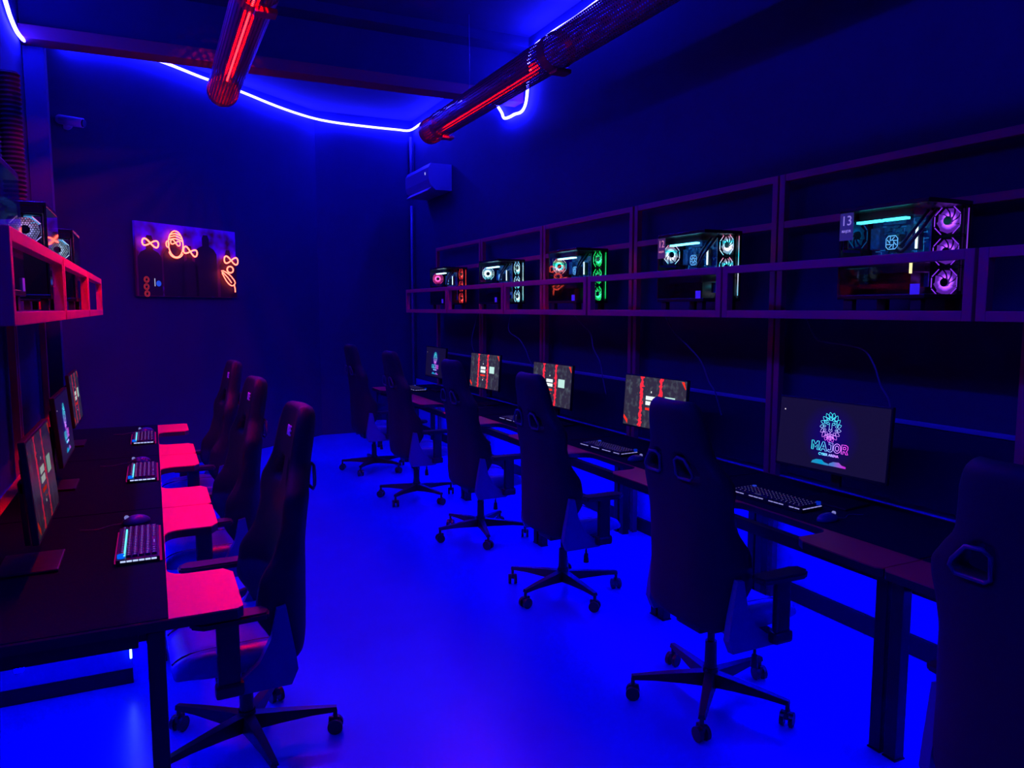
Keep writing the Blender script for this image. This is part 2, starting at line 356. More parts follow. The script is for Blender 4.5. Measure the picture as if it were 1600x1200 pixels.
for (cx, cz) in ((-.542, -.204), (-.546, -.276), (-.542, -.345)):
    for r in (.018, .03):
        ring = [Vector((cx+r*math.cos(q*PI/8), .0, cz+r*math.sin(q*PI/8))) for q in range(16)]; tube(bm, ring, .0022, 4, True)
obj('painted_red_reflections', bm, glow('dim_red_reflection', (1, .05, .1), .55), t)
bm = NB(); bx(bm, (.008, .004, .08), (-.446, .0, -.229)); obj('painted_white_reflection', bm, glow('dim_white_reflection', (.6, .6, 1), .6), t)
bm = NB(); cyl(bm, (-.399, .002, -.24), (-.399, .005, -.24), .03, n=12); obj('painted_blue_reflection', bm, glow('dim_blue_reflection', (.02, .08, .9), .8), t)
def inf(c, a, b, tilt, n=26):
    out = []
    for i in range(n):
        q = 2*PI*i/n; x = a*math.cos(q); z = b*math.sin(2*q); out.append(Vector((c[0]+x*math.cos(tilt)-z*math.sin(tilt), -.03, c[1]+x*math.sin(tilt)+z*math.cos(tilt))))
    return out
def ell(c, rx, rz, n=22, a0=0, a1=2*PI, y=-.03):
    cl = abs(a1-a0-2*PI) < .01; m_ = n if cl else n+1
    return [Vector((c[0]+rx*math.cos(a0+(a1-a0)*i/n), y, c[1]+rz*math.sin(a0+(a1-a0)*i/n))) for i in range(m_)]
def neon(name, paths, r=.0078):
    bm = NB()
    for p, cl in paths: tube(bm, p, r, 6, cl)
    obj(name, bm, 'neon', t, True)
neon('neon_mask', [(inf((-.503, .16), .095, .034, -.12), True)])
neon('neon_mask', [(inf((-.015, .107), .09, .036, -.24), True)])
neon('neon_mask', [(inf((.545, .045), .10, .040, -.08), True)])
neon('neon_face', [(ell((-.197, .172), .092, .135), True), (ell((-.197, .1), .088, .07, 12, PI*1.05, PI*1.9), False), (inf((-.2, .186), .06, .024, -.18, 20), True),
     (smooth_path([(-.28, -.03, .235), (-.2, -.03, .256), (-.12, -.03, .232)], 4), False), (smooth_path([(-.27, -.03, .262), (-.2, -.03, .28), (-.13, -.03, .262)], 4), False),
     (smooth_path([(-.285, -.03, .212), (-.2, -.03, .228), (-.11, -.03, .205)], 4), False), (ell((-.298, .165), .018, .032, 10), True)], .006)
neon('neon_ring', [(ell((.527, -.058), .045, .036, 16), True)])
neon('neon_feather', [(smooth_path([(.402, -.03, -.075), (.509, -.03, -.112), (.59, -.03, -.19), (.575, -.03, -.228), (.53, -.03, -.235), (.465, -.03, -.185)], 3, True), True), (smooth_path([(.415, -.03, -.09), (.49, -.03, -.15), (.54, -.03, -.205)], 4), False),
     (smooth_path([(.575, -.03, -.225), (.585, -.03, -.25), (.592, -.03, -.31)], 3), False)], .006)
bm = NB()
for x, z in ((-.56, .15), (-.45, .14), (-.197, .3), (-.2, .03), (.04, .1), (.0, .1), (.5, .04), (.6, .03), (.527, -.09), (.43, -.09), (.58, -.2)): cyl(bm, (x, .006, z), (x, -.026, z), .004, n=6)
obj('neon_standoff', bm, 'black', t)

# ------------------------------------------------------------------ racks
def rack(side, rear_top):
    """one bay, 1.43 m along y; local x grows away from the room centre, from the front frame (0) to the wall (.40)"""
    s = side; b = .04; L = 1.415; D = .395
    t = thing('shelf_rack', '', 'shelf')
    for y in (b/2, L-b/2):
        bm = NB(); bx(bm, (b, b, rear_top-.001), (s*D, y, rear_top/2), .003); obj('rear_post', bm, 'rack', t)
        bm = NB(); bx(bm, (b, b, .28), (0, y, 1.79), .003); obj('front_post', bm, 'rack', t)
    for z in ([rear_top-b/2, 2.17] if rear_top > 2 else [1.91]):
        bm = NB(); bx(bm, (b*.9, L-2*b, b), (s*D, L/2, z), .003); obj('rear_rail', bm, 'rack', t)
    bm = NB(); bx(bm, (b, L-2*b, b), (0, L/2, 1.91), .003); obj('front_top_rail', bm, 'rack', t)
    bm = NB(); bx(bm, (b, L-2*b, b), (0, L/2, 1.67), .003); obj('front_bottom_rail', bm, 'rack', t)
    bm = NB(); bx(bm, (b*.9, L-2*b, b), (s*D, L/2, 1.67), .003); obj('rear_bottom_rail', bm, 'rack', t)
    for y in (b/2, L-b/2):
        bm = NB(); bx(bm, (D-b, b*.9, b*.9), (s*D/2, y, 1.67), .003); obj('side_arm', bm, 'rack', t)
    bm = NB(); bx(bm, (D-b-.004, L-2*b-.004, .014), (s*D/2, L/2, 1.684)); obj('shelf_board', bm, 'deskedge', t)
    return t
r0 = rack(1, 2.45)
RY = [.44, 1.87, 3.30, 4.74, 6.18, 7.62]
names = ['empty nearest bay of the right wall rack, cut by the right photo edge', 'right wall rack bay holding the purple-lit computer, nearest with anything on it', 'right wall rack bay between the green-lit and the purple-lit computer', 'right wall rack bay holding the green-lit computer',
         'right wall rack bay holding the white and blue-lit computer', 'farthest right wall rack bay, holding the red-lit computer']
for i, y in enumerate(RY):
    o = r0 if i == 0 else copy_tree(r0); o.location = (2.87, y+.007, 0); tag(o, names[i], 'shelf', 'bays of the right wall rack')
l0 = rack(-1, 1.93)
LY = [2.50, 3.95, 5.40]
ln = ['nearest red tube-frame shelf bay on the left wall, above the nearest left monitor', 'middle red tube-frame shelf bay on the left wall', 'farthest red tube-frame shelf bay on the left wall, ending before the picture']
for i, y in enumerate(LY):
    o = l0 if i == 0 else copy_tree(l0); o.location = (-.365, y+.01, 0); tag(o, ln[i], 'shelf', 'bays of the left wall rack')

# ------------------------------------------------------------------ desks
def desk_top_poly(L, s, inner, wing, back, wl=.42, r=.07):
    """outline in local xy: s=+1 for wings pointing to -x (right row)"""
    pts = [(back, 0), (back, L), (inner-wing+.02, L), (inner-wing, L-.02), (inner-wing, L-wl+.05), (inner-wing+.03, L-wl)]
    for i in range(6): a = PI/2*i/5; pts.append((inner-r+r*math.sin(a), L-wl-r+r*math.cos(a)))
    for i in range(6): a = PI/2*i/5; pts.append((inner-r+r*math.cos(a), wl+r-r*math.sin(a)))
    pts += [(inner-wing+.03, wl), (inner-wing, wl-.05), (inner-wing, .02), (inner-wing+.02, 0)]
    return pts
def desk(s, inner, wing, back, legx, L=1.43, name='desk'):
    """local x: 0 is the front edge of the mat, positive towards the wall, mirrored when s=-1"""
    g = .006
    t = thing('desk', '', 'desk')
    mir = lambda p: [(s*x, y) for x, y in p]
    bm = NB(); prism(bm, mir([(x, y*(L-g)/L) for x, y in desk_top_poly(L, s, inner, wing, back)]), .735, .7405); obj('laminate_top', bm, 'top', t)
    bm = NB(); prism(bm, mir([(x, y*(L-g)/L) for x, y in desk_top_poly(L, s, inner, wing, back)]), .705, .735); obj('core_board', bm, 'deskedge', t)
    bm = NB()
    for (cx, sx, cy, sy) in ((legx+.03, .04, L/2, L-.14), (back-.04, .04, L/2, L-.14)): bx(bm, (sx, sy, .05), (s*cx, cy, .679))
    for y in (.045, L-.05): bx(bm, (back-legx-.1, .04, .05), (s*(back+legx)/2, y, .679))
    obj('under_frame', bm, 'blackmetal', t)
    for x in (legx, back-.06):
        for y in (.03, L-.036):
            bm = NB(); bx(bm, (.05, .05, .70), (s*x, y, .354), .004); bx(bm, (.056, .056, .006), (s*x, y, .003)); obj('leg', bm, 'blackmetal', t)
    return t
# right row: mat edge at x=2.62, wings to 2.40
d0 = desk(1, .0, .22, .612, -.14)
dn = ['nearest desk of the right row, beside the chair at the right edge', 'dark desk carrying the large lion logo monitor under the number 13 computer', 'right row desk under the number 12 computer', 'right row desk under the green-lit computer', 'right row desk under the white-lit computer', 'farthest desk of the right row']
for i, y in enumerate(RY):
    o = d0 if i == 0 else copy_tree(d0); o.location = (2.62, y, 0); tag(o, dn[i], 'desk', 'desks of the right row')
# left row: mat edge at x=.01, wings to .23
e0 = desk(-1, .0, .22, .74, .04, L=1.45)
en = ['nearest desk of the left row, open end towards the viewer with pink-red wings', 'middle desk of the left row with red wings between the two far keyboards', 'farthest desk of the left row with red wings']
for i, y in enumerate(LY):
    o = e0 if i == 0 else copy_tree(e0); o.location = (.01, y, 0); tag(o, en[i], 'desk', 'desks of the left row')
# desk mats
for i, y in enumerate(RY):
    bm = NB(); bx(bm, (.58, 1.42, .004), (2.915, y+.713, .7427), .0015); o = obj('desk_mat', bm, 'mat')
    tag(o, 'black cloth mat covering the '+['nearest right desk', 'right desk in front of the big lion logo monitor', 'right desk under the number 12 computer', 'right desk under the green-lit computer', 'right desk under the white-lit computer', 'farthest right desk'][i], 'mat', 'desk mats of the right row')
for i, y in enumerate(LY):
    bm = NB(); bx(bm, (.68, 1.44, .004), (-.332, y+.722, .7427), .0015); o = obj('desk_mat', bm, 'mat')
    tag(o, 'black cloth mat covering the '+['nearest', 'middle', 'farthest'][i]+' left desk', 'mat', 'desk mats of the left row')
# back boards between desk and ledge on the right wall, ledge on top
for i, y in enumerate(RY):
    bm = NB(); bx(bm, (.02, 1.33, .38), (3.325, y+.715, .94), .002); tag(obj('back_board', bm, 'board'), 'dark panel on the wall behind the '+['nearest right desk', 'desk with the lion logo monitor', 'desk under the number 12 computer', 'desk under the green-lit computer', 'desk under the white-lit computer', 'farthest right desk'][i], 'panel', 'wall panels behind the right desks')
bm = NB(); bx(bm, (.022, 8.6, .022), (3.328, 4.75, 1.145), .004); tag(obj('cable_trunking', bm, mat('trunking', (.16, .15, .4), .35)), 'thin cable trunking running along the right wall behind the monitors', 'trunking')
t = thing('light_strip', 'short upright blue-white bar added as a glint on the panel under the left desk', 'light strip', (-.150, 3.712, .12))  # glowing bar added for a strip's reflection in the glossy panel
bm = NB(); bx(bm, (.008, .006, .50), (0, 0, .25)); obj('diffuser', bm, glow('blue_white_glint', (.14, .30, 1), 14), t)
bm = NB(); bx(bm, (.014, .003, .50), (0, .0046, .25)); obj('channel', bm, 'chrome', t)
# support panel below the left desks
t = thing('support_panel', 'upright support panel with dark kick board under the left desks', 'panel', (-.46, 3.73, 0))
bm = NB(); bx(bm, (.63, .018, .55), (0, 0, .345)); obj('panel_board', bm, 'floor', t)
bm = NB(); bx(bm, (.63, .03, .07), (0, 0, .035), .003); obj('kick_board', bm, 'skirt', t)

# ------------------------------------------------------------------ monitors
def ribbon(bm, pts, w, y, closed=False, mi=0):
    P = [Vector(p) for p in pts]; n = len(P); A = []
    for i in range(n):
        a = P[(i-1) % n] if closed or i else P[0]; b = P[(i+1) % n] if closed or i < n-1 else P[-1]
        d = (b-a); d = d.normalized() if d.length > 1e-9 else Vector((1, 0)); nn = Vector((-d.y, d.x))*w/2
        A.append((bm.verts.new((P[i].x+nn.x, y, P[i].y+nn.y)), bm.verts.new((P[i].x-nn.x, y, P[i].y-nn.y))))
    for i in range(n if closed else n-1):
        a = A[i]; b = A[(i+1) % n]; f = bm.faces.new((a[0], a[1], b[1], b[0])); f.material_index = mi
def quad(bm, x0, x1, z0, z1, y, mi=0, sk=0):
    f = bm.faces.new([bm.verts.new(p) for p in ((x0, y, z0), (x1, y, z0), (x1+sk, y, z1), (x0+sk, y, z1))]); f.material_index = mi
W, H = .598, .336
def login_mat(dim):
    m = bpy.data.materials.new('login_screen'); m.use_nodes = True; nt = m.node_tree; b = nt.nodes['Principled BSDF']
    b.inputs['Base Color'].default_value = (.01, .01, .012, 1); b.inputs['Roughness'].default_value = .25
    tc = nt.nodes.new('ShaderNodeTexCoord'); sp = nt.nodes.new('ShaderNodeSeparateXYZ'); nt.links.new(tc.outputs['Object'], sp.inputs[0])
    n = nt.nodes.new('ShaderNodeTexNoise'); n.inputs['Scale'].default_value = 22; n.inputs['Detail'].default_value = 6; nt.links.new(tc.outputs['Object'], n.inputs['Vector'])
    r = nt.nodes.new('ShaderNodeValToRGB'); r.color_ramp.elements[0].position = .5; r.color_ramp.elements[0].color = (.030, .024, .045, 1)
    r.color_ramp.elements[1].position = .78; r.color_ramp.elements[1].color = (.085, .11, .13, 1); nt.links.new(n.outputs['Fac'], r.inputs[0])
    # two torn red bands
    n2 = nt.nodes.new('ShaderNodeTexNoise'); n2.inputs['Scale'].default_value = 45; n2.inputs['Detail'].default_value = 4; nt.links.new(tc.outputs['Object'], n2.inputs['Vector'])
    prev = r.outputs[0]
    for cx in (-.126, .065):
        d = nt.nodes.new('ShaderNodeMath'); d.operation = 'SUBTRACT'; d.inputs[1].default_value = cx; nt.links.new(sp.outputs[0], d.inputs[0])
        ab = nt.nodes.new('ShaderNodeMath'); ab.operation = 'ABSOLUTE'; nt.links.new(d.outputs[0], ab.inputs[0])
        ad = nt.nodes.new('ShaderNodeMath'); ad.operation = 'MULTIPLY_ADD'; ad.inputs[1].default_value = .075; ad.inputs[2].default_value = -.0235
        nt.links.new(n2.outputs['Fac'], ad.inputs[0])
        lt = nt.nodes.new('ShaderNodeMath'); lt.operation = 'LESS_THAN'; nt.links.new(ab.outputs[0], lt.inputs[0]); nt.links.new(ad.outputs[0], lt.inputs[1])
        mx = nt.nodes.new('ShaderNodeMixRGB'); mx.inputs[2].default_value = (1, .025, .05, 1); nt.links.new(lt.outputs[0], mx.inputs[0]); nt.links.new(prev, mx.inputs[1]); prev = mx.outputs[0]
    nt.links.new(prev, b.inputs['Emission Color']); b.inputs['Emission Strength'].default_value = dim; return m
lion_cols = gradglow('cyan_to_magenta_glow', [(.05, .85, 1), (.1, .6, 1), (.45, .25, 1), (.95, .06, .95)], 0, -.09, .09, 1.9)
lion_head = gradglow('lion_glow', [(.75, .12, .95), (.55, .3, 1), (.1, .75, 1), (.05, .85, 1)], 2, -.02, .10, 2.0)
def lion_mat():
    m = bpy.data.materials.new('lion_screen'); m.use_nodes = True; nt = m.node_tree; b = nt.nodes['Principled BSDF']
    b.inputs['Base Color'].default_value = (.004, .004, .006, 1); b.inputs['Roughness'].default_value = .3; b.inputs['Specular IOR Level'].default_value = .12
    tc = nt.nodes.new('ShaderNodeTexCoord'); ln_ = nt.nodes.new('ShaderNodeVectorMath'); ln_.operation = 'LENGTH'; nt.links.new(tc.outputs['Object'], ln_.inputs[0])
    r = nt.nodes.new('ShaderNodeValToRGB'); r.color_ramp.elements[0].position = .02; r.color_ramp.elements[0].color = (.006, .0, .16, 1); r.color_ramp.elements[1].position = .16; r.color_ramp.elements[1].color = (.007, .0045, .036, 1)
    nt.links.new(ln_.outputs['Value'], r.inputs[0]); nt.links.new(r.outputs[0], b.inputs['Emission Color']); b.inputs['Emission Strength'].default_value = 1; return m
LIONM = lion_mat()
def boxglow(v): return [glow('screen_white', (.9*v, 1*v, 1*v), 1), glow('screen_pale', (.55*v, .85*v, .8*v), 1), glow('screen_red', (1*v, .03*v, .02*v), 1)]
LOG = {v: (login_mat(v), boxglow(v)) for v in (1.0, .55, .3)}
def monitor(kind, v=1.0):
    """faces local -y; right side is +x"""
    t = thing('monitor', '', 'monitor'); tilt = .07
    h = bpy.data.objects.new  # noqa
    R = Matrix.Rotation(-tilt, 4, 'X'); R0 = Matrix.Translation((0, 0, .335)) @ R
    def place(o): o.matrix_parent_inverse = Matrix(); o.location = (0, 0, .335); o.rotation_euler = (-tilt, 0, 0); return o
    bm = NB(); bx(bm, (W+.016, .022, H+.022), (0, .014, -.002), .004); bx(bm, (.34, .03, .2), (0, .036, 0), .01); place(obj('housing', bm, 'black', t))
    bm = NB(); quad(bm, -W/2, W/2, -H/2, H/2, .0020); 
    scr = place(obj('screen', bm, LION if False else (LIONM if kind == 'lion' else LOG[v][0]), t))
    bm = NB()
    if kind == 'login':
        y = .0008; bm.free(); B3 = LOG[v][1]
        for nm, mi, rects in (('input_field', 0, ((-.077, .024, .018, .044),)), ('input_field', 0, ((-.077, .024, -.016, .010),)), ('login_button', 2, ((-.077, .022, -.050, -.034),)), ('pale_square', 1, ((.108, .204, -.012, .054),)),
                              ('heading_mark', 0, ((-.03, -.022, .066, .078),)), ('footer_mark', 0, ((-.03, -.018, -.092, -.082),)), ('footer_line', 2, ((-.02, .01, -.074, -.070),))):
            bm = NB(); [quad(bm, *r_, y, 0) for r_ in rects]; obj(nm, bm, B3[mi], scr)
        x0, z0 = -W/2+.002, -H/2+.045
        bm = NB(); bm.faces.new([bm.verts.new(p) for p in ((x0, y, z0), (x0+.045, y, z0-.04), (x0+.045, y, z0-.012), (x0+.004, y, z0+.02))]); obj('corner_mark', bm, B3[2], scr)
        bm = NB(); bm.faces.new([bm.verts.new(p) for p in ((W/2-.045, y, H/2-.006), (W/2-.02, y, H/2-.004), (W/2-.002, y, H/2-.05), (W/2-.008, y, H/2-.052))]); obj('corner_mark', bm, B3[2], scr)
    else:
        cx, cz, rx, rz = 0, .046, .057, .071; y = .0004
        for rr, n_, ln2 in ((1.0, 17, .36), (.74, 13, .34)):
            for i in range(n_):            # mane locks: pointed loops
                a = 2*PI*i/n_+.1; c0 = Vector((cx+rx*rr*.62*math.cos(a), cz+rz*rr*.62*math.sin(a))); tip = Vector((cx+rx*rr*1.04*math.cos(a+.12), cz+rz*rr*1.04*math.sin(a+.12)))
                d = (tip-c0); nn = Vector((-d.y, d.x))*ln2
                ribbon(bm, [(p.x, p.y) for p in [c0, c0+d*.35+nn, tip-d*.2+nn*.55, tip, tip-d*.25-nn*.5, c0+d*.3-nn]], .0014, y, True)
        for sx in (-1, 1):
            ribbon(bm, [(sx*.006, .064), (sx*.012, .068), (sx*.024, .066), (sx*.020, .058), (sx*.010, .058)], .0016, y, True)
            ribbon(bm, [(0, .032), (sx*.008, .038), (sx*.010, .028), (0, .022)], .0016, y)
            ribbon(bm, [(sx*.006, .058), (sx*.008, .046), (sx*.006, .038)], .0014, y)
            ribbon(bm, [(0, .022), (0, .016), (sx*.010, .010), (sx*.018, .014)], .0016, y)
            ribbon(bm, [(sx*.004, .08), (sx*.014, .088), (sx*.022, .078)], .0014, y)
            for q in range(4): ribbon(bm, [(sx*(.003+.005*q), .008-.002*q), (sx*(.005+.006*q), -.006), (sx*(.002+.004*q), -.018+.003*q)], .0013, y)
        g = obj('lion_emblem', bm, lion_head, scr)
        bm = NB(); U_ = .0315; cur = -3.05; y = .0004
        el_ = lambda cx_, cz_, rx_, rz_: [(cx_+rx_*math.cos(PI*i/8), cz_+rz_*math.sin(PI*i/8)) for i in range(16)]
        LET = [(1.3, [[(0, 0), (0, 1.4), (.3, 1.4), (.65, .85), (1.0, 1.4), (1.3, 1.4), (1.3, 0), (1, 0), (1, .85), (.65, .35), (.3, .85), (.3, 0)]]),
               (1.3, [[(0, 0), (.5, 1.4), (.8, 1.4), (1.3, 0), (.98, 0), (.88, .28), (.42, .28), (.32, 0)], [(.53, .55), (.77, .55), (.65, .95)]]),
               (.85, [[(0, .12), (.2, 0), (.58, 0), (.85, .25), (.85, 1.4), (.15, 1.4), (.15, 1.1), (.53, 1.1), (.53, .4), (.44, .3), (.25, .3), (.1, .4)]]),
               (1.25, [el_(.62, .7, .62, .72), el_(.62, .7, .3, .4)]),
               (1.1, [[(0, 0), (0, 1.4), (.75, 1.4), (1.05, 1.2), (1.05, .75), (.85, .52), (1.12, 0), (.77, 0), (.54, .42), (.3, .42), (.3, 0)], [(.3, .72), (.3, 1.1), (.65, 1.1), (.73, .91), (.63, .72)]])]
        for wd_, loops in LET:
            for lp in loops: ribbon(bm, [((cur+px_)*U_, -.073+pz_*U_) for px_, pz_ in lp], .0024, y, True)
            cur += wd_+.13
        text_into(bm, 'CYBER ARENA', .0170, Matrix.Translation((0, .0006, -.090)) @ Matrix.Rotation(PI/2, 4, 'X'), depth=.0001, offset=.0003)
        obj('lettering', bm, lion_cols, scr)
        bm = NB()
        for x0, s in ((-.045, 1), (.05, -1)):
            pts = [(x0-.048, -.140), (x0-.042, -.130), (x0-.02, -.120), (x0+.01, -.118), (x0+.025, -.129), (x0+.048, -.133), (x0+.048, -.141)]
            f = bm.faces.new([bm.verts.new((x, .0008, z)) for x, z in pts])
            ribbon(bm, pts[1:6], .0022, .0004)
        obj('car_shapes', bm, gradglow('car_glow', [(.02, .3, .6), (.0, .35, .7), (.1, .2, .7), (.6, .02, .8)], 0, -.09, .09, .9), scr)
        bm = NB(); quad(bm, -.272, -.266, .104, .110, .0006); obj('cursor', bm, glow('cursor_white', (.9, .8, 1), .9), scr)
    bm = NB(); bx(bm, (.05, .02, .24), (0, .07, .20), .004, Matrix.Rotation(-.05, 3, 'X')); bx(bm, (.05, .05, .05), (0, .058, .30), .004); obj('stand_neck', bm, 'black', t)
    bm = NB(); bx(bm, (.26, .20, .012), (0, .06, .006), .005); obj('stand_base', bm, 'black', t)
    return t
mon_log = monitor('login'); mon_lion = monitor('lion')
def put(o, x, y, rz, label, grp='monitors of the right row'):
    o.location = (x, y, .7447); o.rotation_euler = (0, 0, rz); tag(o, label, 'monitor', grp)
R90 = -PI/2
put(mon_lion, 2.95, 2.61, R90+.11, 'large monitor with a glowing lion logo, nearest on the right')
put(mon_log, 2.945, 4.04, R90+.08, 'monitor with red login screen, partly behind the nearest full chair back')
put(copy_tree(mon_log), 2.93, 5.42, R90+.05, 'monitor with red login screen, partly behind the second right chair, below the green-lit computer')
put(copy_tree(mon_log), 2.96, 6.87, R90+.08, 'monitor with red login screen, whole in view below the white-lit computer')
put(copy_tree(mon_lion), 2.95, 8.28, R90+.03, 'small far monitor with lion logo at the far end of the right row')
put(monitor('login', .3), -.385, 3.25, PI/2, 'dim monitor seen edge-on, nearest on the left desks', 'monitors of the left row')
put(monitor('lion'), -.44, 4.65, PI/2, 'middle monitor of the left row, seen edge-on with a faint lion logo', 'monitors of the left row')
put(monitor('login', .55), -.50, 6.08, PI/2, 'farthest monitor of the left row showing a red login screen', 'monitors of the left row')

# ------------------------------------------------------------------ keyboards and mice
kb_red = glow('keyboard_pink_edge', (.5, .0, .22), .55)
def keyboard(variant):
    """long side along x (.46), user at -y"""
    t = thing('keyboard', '', 'keyboard'); kw, kd = .46, .15
    bm = NB(); bx(bm, (kw, kd, .022), (0, 0, .012), .004); obj('body', bm, 'black', t)
    bm = NB(); bm2 = NB()
    pitch = .0235
    for r in range(6):
        y = -kd/2+.019+r*pitch*.93; x = -kw/2+.022
        seq = [1]*18
        if r == 0: seq = [1.25, 1.25, 1.25, 6, 1.25, 1.25, 1.25, 1, 1, 1, 1.5]
        for s in seq:
            wd = pitch*s
            if x+wd > kw/2-.012: break
            bx(bm, (wd-.004, pitch*.93-.004, .009), (x+wd/2, y, .0275), .0015, seg=1)
            if s < 3: quad(bm2, x+wd/2-.0028, x+wd/2+.0028, 0, .0045, 0); 
            else: quad(bm2, x+wd/2-.02, x+wd/2+.02, 0, .003, 0)
            for v in bm2.verts[-4:]: v.co = Vector((v.co.x, y-.002+v.co.z, .0322))
            x += wd
    obj('keycaps', bm, mat('keycap_plastic', (.03, .02, .05), .45), t, kind='stuff'); obj('key_legends', bm2, glow('key_glow_'+variant, (.28, .22, .75) if variant == 'left' else (.22, .2, .5), .9 if variant == 'left' else .75), t, kind='stuff')
    if variant == 'left':
        bm = NB(); bx(bm, (kw-.09, .006, .004), (-.03, kd/2-.030, .0335)); obj('light_bar', bm, glow('cyan_bar', (.12, .7, 1), 1.6), t)
        bm = NB(); bx(bm, (kw, .008, .014), (0, -kd/2-.004, .012)); bx(bm, (kw-.05, .005, .010), (-.02, kd/2+.002, .014)); obj('edge_light', bm, kb_red, t)
        bm = NB()
        for i in range(6): bx(bm, (.003, .018, .006), (-kw/2-.0014, -kd/2+.02+i*.021, .016))
        obj('side_light', bm, glow('white_side_light', (.5, .6, 1), 1.1), t)
        bm = NB(); cyl(bm, (-kw/2+.028, kd/2-.018, .02), (-kw/2+.028, kd/2-.018, .036), .013, n=18); obj('volume_knob', bm, glow('blue_knob', (.0, .12, 1), .9), t)
    else:
        bm = NB()
        for i in range(14):
            if i % 4 != 3: bx(bm, (.026, .003, .004), (-kw/2+.03+i*.031, -kd/2-.0012, .02))
        for i in range(5): bx(bm, (.003, .022, .004), (kw/2+.0012, -kd/2+.018+i*.027, .02))
        obj('edge_light', bm, glow('pale_edge_light', (.35, .33, .9), .8), t)
        bm = NB(); cyl(bm, (kw/2-.016, kd/2-.014, .02), (kw/2-.016, kd/2-.014, .038), .012, n=18); obj('volume_knob', bm, glow('blue_knob_dim', (.0, .02, .6), .7), t)
        bm = NB(); cyl(bm, (-kw/2+.05, kd/2-.012, .02), (-kw/2+.05, kd/2-.012, .036), .011, n=18); obj('light_button', bm, glow('blue_button', (.02, .05, .8), .7), t)
    return t
def mouse():
    t = thing('mouse', '', 'mouse'); bm = NB(); sphere(bm, (0, 0, .006), .034, (.95, 1.75, .95), 16)
    for v in bm.verts: v.co.z = max(v.co.z, 0.001)
    obj('shell', bm, 'chairplastic', t, True)
    bm = NB(); cyl(bm, (-.004, -.0, 0), (.004, 0, 0), .010, n=14); obj('scroll_wheel', bm, glow('wheel_glow', (.3, .3, .9), .6), t, loc=(0, .038, .031))
    bm = NB(); tube(bm, smooth_path([(0, .058, .008), (.01, .1, .004), (-.02, .16, .004), (.01, .22, .004)], 5), .002, 6); obj('cord', bm, 'cable', t, True)
    return t
kr = keyboard('right'); kl = keyboard('left'); ms = mouse()
def putk(o, x, y, rz, label, cat, g): o.location = (x, y, .745); o.rotation_euler = (0, 0, rz); tag(o, label, cat, g)
for i, (x, y, a) in enumerate(((2.76, 2.77, .08), (2.75, 4.27, .08), (2.76, 5.66, .05), (2.77, 7.05, .0), (2.77, 8.5, .0))):
    putk(kr if i == 0 else copy_tree(kr), x, y, R90+a, ['black keyboard with pale edge light in front of the large lion logo monitor', 'black keyboard with pale edge light on the desk under the number 12 computer', 'black keyboard between the second and third right chairs', 'keyboard on the fourth right desk, behind the third chair back', 'keyboard on the farthest right desk'][i], 'keyboard', 'keyboards on the right desks')
for i, (x, y, a) in enumerate(((-.085, 3.32, .0), (-.085, 4.80, .0), (-.09, 6.08, .0))):
    putk(kl if i == 0 else copy_tree(kl), x, y, PI/2+a, ['nearest glowing pink and blue keyboard with cyan bar on the left desks', 'middle glowing keyboard with cyan bar on the left desks', 'farthest glowing keyboard with cyan bar on the left desks'][i], 'keyboard', 'keyboards on the left desks')
for i, (x, y, a) in enumerate(((2.72, 2.40, R90), (2.72, 3.90, R90), (2.69, 5.26, R90), (2.74, 6.66, R90), (-.10, 3.70, PI/2+.2), (-.10, 5.17, PI/2+.2), (-.08, 6.45, PI/2+.2))):
    putk(ms if i == 0 else copy_tree(ms), x, y, a, ['mouse to the right of the keyboard by the large lion monitor', 'mouse beside the keyboard under the number 12 computer', 'mouse beside the third right keyboard', 'mouse on the desk under the white-lit computer', 'mouse just past the nearest left keyboard', 'mouse just past the middle left keyboard', 'mouse just past the farthest left keyboard'][i], 'mouse', 'mice on the desks')

# ------------------------------------------------------------------ gaming computers
PW, PL, PH = .285, .45, .435
def lerp(a, b, t): return a+(b-a)*t
def fan(parent, loc, rot, cols, s, name='fan', ringc=None, dim=1):
    r = .063
    bm = NB(); bx(bm, (.135, .024, .006), (0, 0, .0645)); bx(bm, (.135, .024, .006), (0, 0, -.0645)); bx(bm, (.006, .024, .129), (.0645, 0, 0)); bx(bm, (.006, .024, .129), (-.0645, 0, 0))
    f = obj(name, bm, 'case', parent, loc=loc, rot=rot)
    bm = NB(); n = 9
    for i in range(n):
        a0 = 2*PI*i/n; prev = None
        for j in range(7):
            q = j/6; rr = lerp(.020, .056, q); a = a0+q*.45; wd = .66
            A = bm.verts.new((rr*math.cos(a), -.004, rr*math.sin(a))); B = bm.verts.new((rr*math.cos(a+wd), .006, rr*math.sin(a+wd)))
            if prev: bm.faces.new((prev[0], prev[1], B, A))
            prev = (A, B)
    obj('blades', bm, gradglow('fan_glow', cols, 2, -.06, .06, s, radial=(.020, .042, 1.6 if s < .6 else 5.0, .55)), f)
    bm = NB()
    for rr, th in ((.0615, .0022),):
        oc = [Vector((rr*1.06*math.cos(PI/8+PI/4*i), -.011, rr*1.06*math.sin(PI/8+PI/4*i))) for i in range(8)]
        for i in range(8):
            if i in (1, 5): continue
            a, b = oc[i], oc[(i+1) % 8]; tube(bm, [a.lerp(b, .06), a.lerp(b, .94)], th, 5)
    obj('light_ring', bm, gradglow('ring_glow', ringc or cols, 2, -.06, .06, s*1.5), f)
    bm = NB(); cyl(bm, (0, -.012, 0), (0, .008, 0), .019, n=20); obj('hub', bm, 'case', f)
    return f
